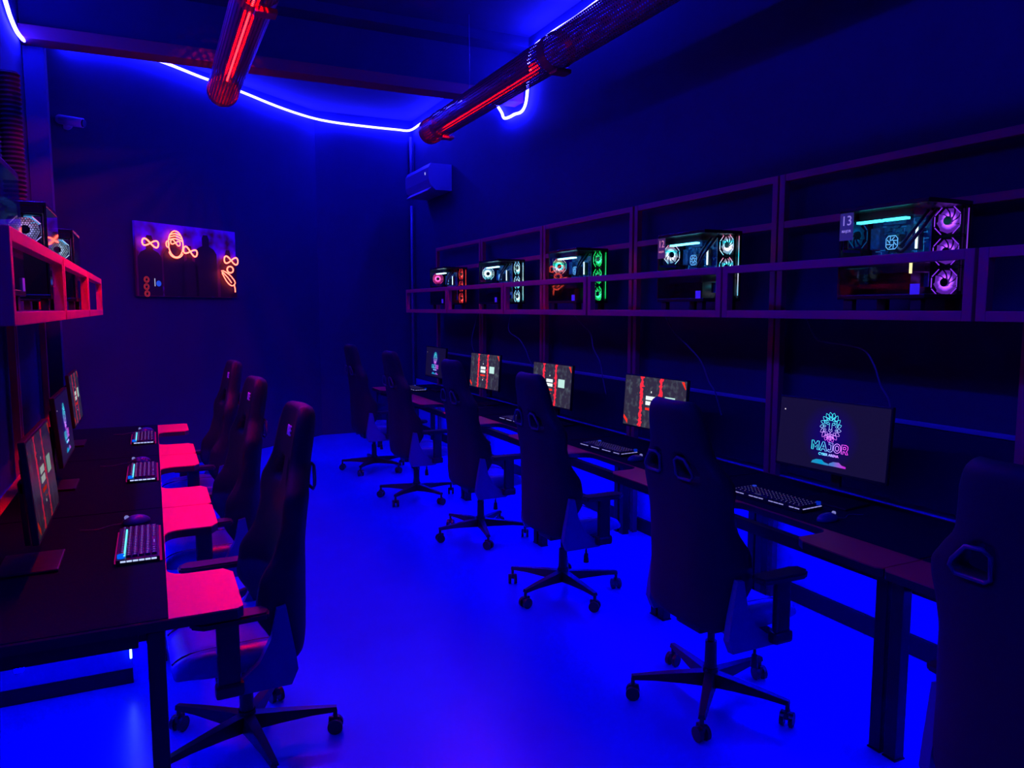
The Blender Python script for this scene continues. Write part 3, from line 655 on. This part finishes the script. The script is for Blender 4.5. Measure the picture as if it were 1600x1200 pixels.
def computer(label, x, y, rz, rear, side, top=(.15, .9, 1), tops=3, ram=(.7, .95, 1), number=None, numcol=None, pump=(.12, .45, 1), gpu=None, sf=1.0, rf=1.0, extra=None):
    t = thing('computer', label, 'computer', (x, y, 1.727), rz, 'gaming computers on the wall racks')
    # local: glass side faces -x (x=0), front faces -y (y=0)
    bm = NB(); bx(bm, (PW, PL, .02), (PW/2, PL/2, .025), .003); bx(bm, (PW, PL, .02), (PW/2, PL/2, PH-.01), .003)
    bx(bm, (.012, PL-.01, PH-.05), (PW-.006, PL/2, PH/2+.01))
    for xx, yy in ((.006, PL-.006),): bx(bm, (.012, .012, PH-.05), (xx, yy, PH/2+.01))
    obj('case', bm, 'case', t)
    bm = NB(); 
    bx(bm, (PW-.16, .006, PH-.05), (PW-.08, PL-.003, PH/2+.01)); bx(bm, (.145, .006, .20), (.0805, PL-.003, .135)); bx(bm, (.145, .006, .03), (.0805, PL-.003, PH-.035)); obj('rear_panel', bm, 'case', t)
    bm = NB()
    for xx in (.03, PW-.03):
        for yy in (.05, PL-.05): bx(bm, (.03, .05, .05), (xx, yy, -.010), .003)
    obj('feet', bm, mat('dark_feet', (.05, .01, .02), .5), t)
    bm = NB(); bx(bm, (.003, PL-.014, PH-.055), (.0015, PL/2, PH/2+.008)); obj('side_glass', bm, 'glass', t)
    bm = NB(); bx(bm, (PW-.02, .003, PH-.055), (PW/2, .0015, PH/2+.008)); obj('front_glass', bm, 'glass', t)
    # motherboard tray with components
    bm = NB(); bx(bm, (.008, .30, PH-.10), (.215, .29, PH/2+.02))
    rnd = random.Random(int(y*100))
    for i in range(46):
        yy = rnd.uniform(.15, .43); zz = rnd.uniform(.10, .38); bx(bm, (rnd.uniform(.006, .02), rnd.uniform(.006, .03), rnd.uniform(.004, .03)), (.205, yy, zz))
    bx(bm, (.035, .05, .10), (.195, .40, .30), .004); bx(bm, (.03, .12, .035), (.195, .30, .375), .004)
    obj('motherboard', bm, 'pcb', t)
    bm = NB()
    for i in range(60):
        yy = rnd.uniform(.15, .43); zz = rnd.uniform(.20, .38); L_ = rnd.uniform(.006, .03)
        if rnd.random() < .5: bx(bm, (.001, L_, .0016), (.203, yy, zz))
        else: bx(bm, (.001, .0016, L_), (.203, yy, zz))
    obj('added_glow_traces', bm, glow('board_glow', (.02, .30, .9), .8), t, kind='stuff')  # random glowing traces added to brighten the board
    g = obj('graphics_card', (lambda b_: (bx(b_, (.13, .30, .05), (.145, .28, .155), .006), bx(b_, (.10, .06, .006), (.14, .20, .183), .002), bx(b_, (.10, .06, .006), (.14, .33, .183), .002)) and b_)(NB()), 'case', t)
    if gpu:
        bm = NB(); bx(bm, (.003, .07, .006), (.078, .30, .178)); obj('green_light_bar', bm, glow('gpu_bar', gpu, 2.2), g)
        bm = NB(); bx(bm, (.012, .006, .05), (.06, .115, .150)); obj('yellow_light_bar', bm, glow('gpu_stick', (.9, .8, .35), 1.6), g)
    bm = NB(); bx(bm, (.14, PL-.18, .11), (.19, PL/2+.07, .09), .003); obj('lower_cover', bm, 'case', t)
    # cooler pump head with its glowing square mark, hoses
    bm = NB(); bx(bm, (.05, .075, .075), (.182, .29, .275), .012); p = obj('cooler_pump', bm, 'part', t)
    bm = NB()
    def P3(a, b): return Vector((.155, .29+a, .275+b))
    q = .03; oc = [P3(-q, -q*.6), P3(-q*.6, -q), P3(q*.6, -q), P3(q, -q*.6), P3(q, q*.6), P3(q*.6, q), P3(-q*.6, q), P3(-q, q*.6)]
    tube(bm, oc, .0016, 4, True); i_ = .010; ic = [P3(-i_, -i_), P3(i_, -i_), P3(i_, i_), P3(-i_, i_)]; tube(bm, ic, .0016, 4, True)
    for a in range(8):
        th = a*PI/4; tube(bm, [P3(i_*1.2*math.cos(th), i_*1.2*math.sin(th)), P3(q*.98*math.cos(th+.5)*.95, q*.98*math.sin(th+.5)*.95)], .0015, 4)
    obj('pump_mark', bm, glow('pump_glow', pump, 1.7), p)
    bm = NB()
    tube(bm, smooth_path([(.165, .26, .27), (.12, .20, .27), (.10, .13, .33), (.14, .10, .40)], 6), .008, 8); tube(bm, smooth_path([(.165, .26, .25), (.11, .19, .235), (.09, .11, .30), (.16, .08, .40)], 6), .008, 8)
    obj('cooler_hoses', bm, 'part', t, True)
    bm = NB(); bx(bm, (.03, .006, .10), (.19, .185, .285), .001); bx(bm, (.03, .006, .10), (.19, .170, .285), .001); mm = obj('memory_modules', bm, 'part', t)
    bm = NB(); bx(bm, (.006, .010, .10), (.172, .178, .29), .002); obj('memory_light', bm, glow('memory_glow', ram, 1.8), mm)
    bm = NB(); bx(bm, (.03, .125, .010), (.075, .345, PH-.066)); bx(bm, (.03, .115, .010), (.075, .21, PH-.066)); obj('top_light_bar', bm, glow('top_glow', top, tops), t)
    bm = NB(); bx(bm, (.12, .28, .03), (.15, .28, PH-.036)); obj('radiator', bm, 'case', t)
    # rear fan faces along the case, seen through the glass; three side fans at the front
    fan(t, (.085, PL-.022, .315), (0, 0, 0), rear, rf, 'rear_fan')
    for k, z in enumerate((.088, .2225, .357)):
        f = fan(t, (PW-.035, .083, z), (0, 0, -PI/2), side, sf, 'side_fan')
    bm = NB(); bx(bm, (.004, .003, PH-.08), (PW-.02, .005, PH/2+.01)); obj('corner_light', bm, gradglow('corner_glow', side, 2, .04, .42, sf*1.1), t)
    # honeycomb grille at the back
    bm = NB(); R_ = .058; c = .0105
    for a in range(-7, 8):
        for b in range(-7, 8):
            hx = c*(a+.5*(b % 2)); hz = c*b*.866
            if math.hypot(hx, hz) < R_-.003:
                hp = [Vector((.085+hx+c*.52*math.cos(PI/6+PI/3*i), PL-.003, .315+hz+c*.52*math.sin(PI/6+PI/3*i))) for i in range(6)]
                for i in range(6):
                    u, v = hp[i], hp[(i+1) % 6]; d = (v-u).cross(Vector((0, 1, 0))).normalized()*.0007
                    bm.faces.new([bm.verts.new(w_) for w_ in (u-d, u+d, v+d, v-d)])
    cyl(bm, (.085, PL-.004, .315), (.085, PL-.001, .315), .012, n=16)
    obj('rear_grille', bm, 'case', t)
    bm = NB(); bx(bm, (.0012, .045, .045), (-.0012, .045, .055)); obj('purple_sticker', bm, mat('purple_sticker', (.3, .2, .9), .5, emit=(.08, .03, .7), es=.28), t)
    if number:
        bm = NB(); bx(bm, (.0012, .075, .125), (-.0014, PL-.040, PH-.085)); lb = obj('number_label', bm, mat('label_'+number, tuple(c*.25 for c in numcol), .5, emit=tuple(c*.5 for c in numcol), es=.12), t)
        base = Matrix.Rotation(-PI/2, 4, 'Z') @ Matrix.Rotation(PI/2, 4, 'X')
        bm = NB(); text_into(bm, number, .062, Matrix.Translation((-.0026, PL-.040, PH-.060)) @ base, depth=.0002, offset=.0004)
        text_into(bm, 'MAJOR', .0165, Matrix.Translation((-.0026, PL-.040, PH-.106)) @ base, depth=.0002, offset=.0004)
        obj('label_text', bm, glow('label_text_'+number, numcol, .75), lb)
    return t
PINK = [(.9, .02, .25), (1, .1, .4), (.9, .02, .3)]
RED = [(1, .02, .03), (1, .08, .06), (1, .02, .06)]
WHT = [(.1, .75, 1), (.7, 1, .95), (.15, .5, 1)]
CYP = [(.1, .7, 1), (.9, .8, 1), (.0, .75, 1), (1, .15, .35)]
GRN = [(.0, .9, .12), (.05, 1, .35), (0, .8, .1)]
MIX = [(1, .15, .05), (.1, .6, .9), (0, .8, .4), (1, .05, .1)]
PUR = [(.27, .03, .95), (.32, .06, 1), (.27, .03, .95)]
PX = 2.935
computer('computer with the number 13 label and purple side fans, nearest on the right rack', PX, 2.14, 0, [(.0, .10, .35)]*3, PUR, top=(.04, .70, .80), tops=4.5, number='13', numcol=(.30, .22, .95), gpu=(.3, 1, .1), rf=.45, sf=.75)
computer('computer with the number 12 label and cyan and pink fans on the right rack', PX, 3.555, 0, CYP, CYP, top=(.15, .8, 1), tops=4.5, number='12', numcol=(.75, .25, .55), sf=1.1)
computer('computer with green side fans on the right rack', PX, 5.03, 0, MIX, GRN, top=(.3, .9, 1), tops=4.5, sf=.95)
computer('computer with white and pale blue fans on the right rack', PX, 6.48, 0, WHT, WHT, top=(.4, .9, 1), tops=4.5, sf=1.2, rf=1.2)
computer('computer with red side fans, farthest on the right rack', PX, 7.93, 0, PINK, RED, top=(.5, .9, 1), tops=4.5, sf=.9)
LP = [(2.70, [(.2, .75, .55)]*3, [(.1, .3, .9)]*3, 'nearest computer on the left rack with mint green lit grille, cut by the photo edge'),
      (3.90, [(.35, .3, .9), (.4, .4, 1), (.9, .3, .8)], [(.9, .02, .3)]*3, 'middle computer on the left rack with a lilac lit rear grille'),
      (5.16, [(.5, .7, 1)]*3, [(.9, .02, .2)]*3, 'farthest computer on the left rack with a white lit rear grille')]
for y, rc, sc_, lb in LP:
    computer(lb, -.395, y+PL, PI, rc, sc_, rf=.58, sf=.5, tops=1.2, top=(.05, .35, .8), ram=(.3, .4, .9))

# ------------------------------------------------------------------ cables hanging from the racks to the monitors
def cable(pts, label, r=.0045):
    bm = NB(); tube(bm, smooth_path(pts, 6), r, 6); tag(obj('hanging_cable', bm, 'cable', smooth=True), label, 'cable', 'cables hanging from the right rack')
cable([(3.05, 7.23, 1.672), (3.0, 7.23, 1.48), (3.0, 7.28, 1.38), (3.0, 7.25, 1.28), (3.04, 7.2, 1.15)], 'thin cable hanging above the farthest right monitors')
cable([(3.05, 6.42, 1.672), (3.0, 6.38, 1.5), (3.0, 6.15, 1.42), (3.0, 6.02, 1.33), (3.0, 5.96, 1.26), (3.05, 5.9, 1.12)], 'thin cable hanging between the two middle far login monitors')
cable([(3.1, 5.36, 1.66), (3.1, 5.23, 1.58), (3.1, 5.09, 1.51), (3.1, 5.04, 1.39), (3.1, 4.94, 1.29), (3.1, 4.9, 1.17), (3.1, 4.85, 1.05)], 'grey cable hanging below the green-lit computer')
cable([(3.1, 4.14, 1.66), (3.1, 4.04, 1.55), (3.1, 3.89, 1.46), (3.1, 3.76, 1.37), (3.1, 3.68, 1.25), (3.1, 3.62, 1.19), (3.12, 3.58, 1.05)], 'grey cable hanging below the number 12 computer')
cable([(3.1, 2.93, 1.66), (3.1, 2.86, 1.55), (3.1, 2.79, 1.53), (3.1, 2.67, 1.52), (3.1, 2.56, 1.5), (3.1, 2.5, 1.43), (3.1, 2.46, 1.34), (3.1, 2.41, 1.27), (3.1, 2.38, 1.15)], 'grey cable looping down behind the large lion logo monitor')

# ------------------------------------------------------------------ gaming chairs
def interp(tab, z):
    for (z0, *a), (z1, *b) in zip(tab, tab[1:]):
        if z <= z1:
            q = (z-z0)/(z1-z0); q = max(0, min(1, q)); q = q*q*(3-2*q); return [lerp(u, v, q) for u, v in zip(a, b)]
    return list(tab[-1][1:])
# z, half width, bolster depth, thickness
BT = [(.40, .19, .02, .05), (.43, .235, .04, .07), (.50, .252, .09, .08), (.62, .262, .155, .085), (.72, .262, .14, .085), (.84, .245, .07, .08), (.92, .250, .05, .08), (.99, .265, .055, .08), (1.03, .262, .05, .08),
      (1.08, .220, .035, .08), (1.13, .180, .028, .08), (1.24, .165, .025, .08), (1.30, .150, .02, .075), (1.335, .115, .01, .05)]
def make_chair():
    """faces local +x, origin on the floor under the gas lift"""
    t = thing('gaming_chair', '', 'chair')
    # ---- star base with casters
    bm = NB(); cyl(bm, (0, 0, .075), (0, 0, .15), .038, .032, n=20)
    for i in range(5):
        a = 2*PI*i/5; R = Matrix.Rotation(a, 3, 'Z')
        prof = [(.02, .030, .075, .135), (.12, .026, .085, .128), (.24, .020, .092, .118), (.34, .015, .090, .108)]; rr = []
        for x, w_, z0, z1 in prof: rr.append([bm.verts.new(R @ Vector(p)) for p in ((x, -w_, z0), (x, w_, z0), (x, w_*.7, z1), (x, -w_*.7, z1))])
        for u, v in zip(rr, rr[1:]):
            for j in range(4): bm.faces.new((u[j], u[(j+1) % 4], v[(j+1) % 4], v[j]))
        bm.faces.new(rr[-1]); bm.faces.new(rr[0][::-1])
    base = obj('star_base', bm, 'chairdark', t)
    cb = NB(); 
    for s in (-1, 1): cyl(cb, (0, s*.010, 0), (0, s*.026, 0), .030, n=18)
    bx(cb, (.045, .018, .03), (.004, 0, .02), .004); cyl(cb, (.0, 0, .03), (.0, 0, .065), .009, n=10)
    c0 = None
    for i in range(5):
        a = 2*PI*i/5; p = (.334*math.cos(a), .334*math.sin(a), .0305)
        if c0 is None: c0 = obj('caster', cb, 'chairdark', base, loc=p, rot=(0, 0, .5)); c = c0
        else: c = c0.copy(); COL.objects.link(c); c.parent = base; c.location = p
        c.rotation_euler = (0, 0, a+1.2+i*.9)
    # ---- gas lift, mechanism
    bm = NB(); cyl(bm, (0, 0, .13), (0, 0, .27), .027, .025, n=18); cyl(bm, (0, 0, .27), (0, 0, .37), .016, n=14); cyl(bm, (0, 0, .13), (0, 0, .15), .033, n=18); obj('gas_lift', bm, 'chairdark', t)
    bm = NB(); bx(bm, (.26, .16, .04), (.0, 0, .372), .008); bx(bm, (.06, .42, .025), (-.02, 0, .385), .005); obj('tilt_mechanism', bm, 'chairdark', t)
    bm = NB(); tube(bm, [(.02, -.08, .365), (.02, -.24, .355), (.01, -.25, .33), (.01, -.25, .30)], .006, 6); cyl(bm, (.01, -.25, .31), (.01, -.25, .26), .012, .016, n=10); obj('lift_lever', bm, 'chairdark', t)
    # ---- seat: cushion with raised side bolsters
    bm = NB(); nx, ny = 12, 12; top = []; bot = []
    for i in range(nx+1):
        x = lerp(-.13, .27, i/nx); rt = []; rb = []
        for j in range(ny+1):
            u = -1+2*j/ny; hw = .255 if x < .1 else lerp(.255, .235, (x-.1)/.17); e = abs(u)
            z = .475+.045*max(0, (e-.55)/.45)**1.2 - (.05*max(0, (e-.88)/.12)**2) - .035*max(0, (x-.17)/.10)**2 + .005*math.cos(x*9)
            rt.append(bm.verts.new((x, u*hw, z))); rb.append(bm.verts.new((x*(.97 if x > 0 else 1), u*hw*.93, .40+.012*max(0, (x-.15)/.12))))
        top.append(rt); bot.append(rb)
    for i in range(nx):
        for j in range(ny):
            bm.faces.new((top[i][j], top[i+1][j], top[i+1][j+1], top[i][j+1])); bm.faces.new((bot[i][j], bot[i][j+1], bot[i+1][j+1], bot[i+1][j]))
    for i in range(nx): bm.faces.new((top[i][0], bot[i][0], bot[i+1][0], top[i+1][0])); bm.faces.new((top[i][ny], top[i+1][ny], bot[i+1][ny], bot[i][ny]))
    for j in range(ny): bm.faces.new((top[0][j], top[0][j+1], bot[0][j+1], bot[0][j])); bm.faces.new((top[nx][j], bot[nx][j], bot[nx][j+1], top[nx][j+1]))
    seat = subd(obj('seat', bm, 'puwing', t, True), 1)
    for s in (-1, 1):
        bm = NB(); tube(bm, smooth_path([(-.11, s*.145, .482), (0, s*.142, .482), (.2, s*.14, .474), (.262, s*.138, .445)], 4), .0035, 5); obj('seat_piping', bm, 'pu', seat)
    # ---- backrest shell with two harness openings
    bm = NB(); NU, NV = 16, 34; F = []; B = []
    zs = [.40+(1.335-.40)*j/NV for j in range(NV+1)]
    for z in zs:
        hw, bd, th = interp(BT, z); x0 = -.14-(z-.45)*.09+.05*math.sin((z-.45)*PI/.9)*.6; rf = []; rb = []
        for i in range(NU+1):
            u = -1+2*i/NU; e = abs(u)
            rf.append(bm.verts.new((x0+bd*e**2.4, u*hw, z))); rb.append(bm.verts.new((x0-th*(1-.55*e**3)+bd*.35*e**3, u*hw, z)))
        F.append(rf); B.append(rb)
    hole = {}
    for j in range(NV):
        zc = (zs[j]+zs[j+1])/2
        for i in range(NU):
            uc = -1+2*(i+.5)/NU; hole[(j, i)] = 1.028 < zc < 1.106 and .19 < abs(uc) < (.62 if zc < 1.08 else .52)
    for j in range(NV):
        for i in range(NU):
            if hole[(j, i)]:
                for (dj, di, a, b) in ((-1, 0, (j, i), (j, i+1)), (1, 0, (j+1, i), (j+1, i+1)), (0, -1, (j, i), (j+1, i)), (0, 1, (j, i+1), (j+1, i+1))):
                    if not hole.get((j+dj, i+di), False): bm.faces.new((F[a[0]][a[1]], F[b[0]][b[1]], B[b[0]][b[1]], B[a[0]][a[1]]))
                continue
            bm.faces.new((F[j][i], F[j+1][i], F[j+1][i+1], F[j][i+1])); bm.faces.new((B[j][i], B[j][i+1], B[j+1][i+1], B[j+1][i]))
    for j in range(NV): bm.faces.new((F[j][0], B[j][0], B[j+1][0], F[j+1][0])); bm.faces.new((F[j][NU], F[j+1][NU], B[j+1][NU], B[j][NU]))
    for i in range(NU): bm.faces.new((F[0][i], F[0][i+1], B[0][i+1], B[0][i])); bm.faces.new((F[NV][i], B[NV][i], B[NV][i+1], F[NV][i+1]))
    back = subd(obj('backrest', bm, 'pudark', t, True), 1)
    def xs(z): hw, bd, th = interp(BT, z); return -.14-(z-.45)*.09+.05*math.sin((z-.45)*PI/.9)*.6, th
    for s in (-1, 1):
        bm = NB(); x0, th = xs(1.105)
        pts = [(s*.052, 1.036), (s*.050, 1.096), (s*.070, 1.110), (s*.112, 1.107), (s*.150, 1.062), (s*.157, 1.044), (s*.142, 1.027), (s*.066, 1.025)]
        tube(bm, [Vector((xs(z)[0]-xs(z)[1]-.002, y, z)) for y, z in pts], .0065, 6, True); obj('harness_bezel', bm, 'bezel', back, True)
    bm = NB(); x0, th = xs(1.23)
    text_into(bm, 'RE', .055, Matrix.Translation((x0+.006, 0, 1.23)) @ Matrix.Rotation(-.16, 4, 'Y') @ Matrix.Rotation(PI/2, 4, 'Z') @ Matrix.Rotation(PI/2, 4, 'X'), depth=.002, offset=.001)
    obj('headrest_logo', bm, 'logo', back)
    # ---- recliner covers on both sides
    for s in (-1, 1):
        bm = NB(); pts = [(-.265, .40), (-.24, .345), (-.03, .345), (.0, .372), (-.06, .395), (-.13, .45), (-.172, .53), (-.195, .64), (-.228, .645), (-.245, .54), (-.258, .46)]
        a = [bm.verts.new((x+.115, s*.244, z)) for x, z in pts]; b = [bm.verts.new((x*.98+.111, s*.276, z*.98+.01)) for x, z in pts]
        bm.faces.new(a); bm.faces.new(b[::-1]); n = len(pts)
        for i in range(n): bm.faces.new((a[i], a[(i+1) % n], b[(i+1) % n], b[i]))
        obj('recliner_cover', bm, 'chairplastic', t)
    # ---- armrests
    for s in (-1, 1):
        bm = NB(); bx(bm, (.075, .028, .23), (.09, s*.305, .52), .010); bx(bm, (.095, .045, .05), (.09, s*.305, .395), .012); bx(bm, (.07, .14, .022), (.09, s*.245, .380), .005)
        arm = obj('armrest', bm, 'chairdark', t)
        bm = NB(); prism(bm, [(-.04, s*.345), (-.05, s*.30), (-.03, s*.262), (.07, s*.262), (.16, s*.258), (.205, s*.27), (.21, s*.32), (.17, s*.352)], .632, .658)
        bmesh.ops.recalc_face_normals(bm, faces=bm.faces[:]); bmesh.ops.bevel(bm, geom=bm.edges[:], offset=.007, segments=2, affect='EDGES'); obj('arm_pad', bm, 'pu', arm)
    return t
ch = make_chair()
R_CH = [(2.08, 1.07, .02, .3), (2.13, 2.47, .0, .15), (2.17, 3.85, .0, 1.0), (2.17, 5.11, .0, .7), (2.09, 6.39, .0, .05), (2.07, 7.75, .0, .25)]
RL = ['gaming chair cut by the right edge, back with two light-rimmed holes', 'large black gaming chair seen from behind, before the lion logo monitor', 'black gaming chair before the number 12 station, second full right chair',
      'third full right gaming chair, left of the second login monitor', 'second farthest gaming chair of the right row, faintly red-edged', 'farthest gaming chair of the right row, against the dark back wall']
L_CH = [(.27, 2.97, PI+.03, .45), (.26, 4.22, PI+.05, .2), (.28, 5.65, PI+.05, .7)]
LL = ['nearest left gaming chair in profile with a white mark on its headrest', 'second black gaming chair of the left row, behind the nearest profile chair', 'farthest black gaming chair of the left row, tucked at the farthest left keyboard']
first = True
for (x, y, a, bs), lb, g in [(*z, 'gaming chairs of the right row') for z in zip(R_CH, RL)]+[(*z, 'gaming chairs of the left row') for z in zip(L_CH, LL)]:
    o = ch if first else copy_tree(ch); first = False
    o.location = (x, y, 0); o.rotation_euler = (0, 0, a); tag(o, lb, 'chair', g)
    for c in o.children:
        if c.name.startswith('star_base'): c.rotation_euler = (0, 0, bs)
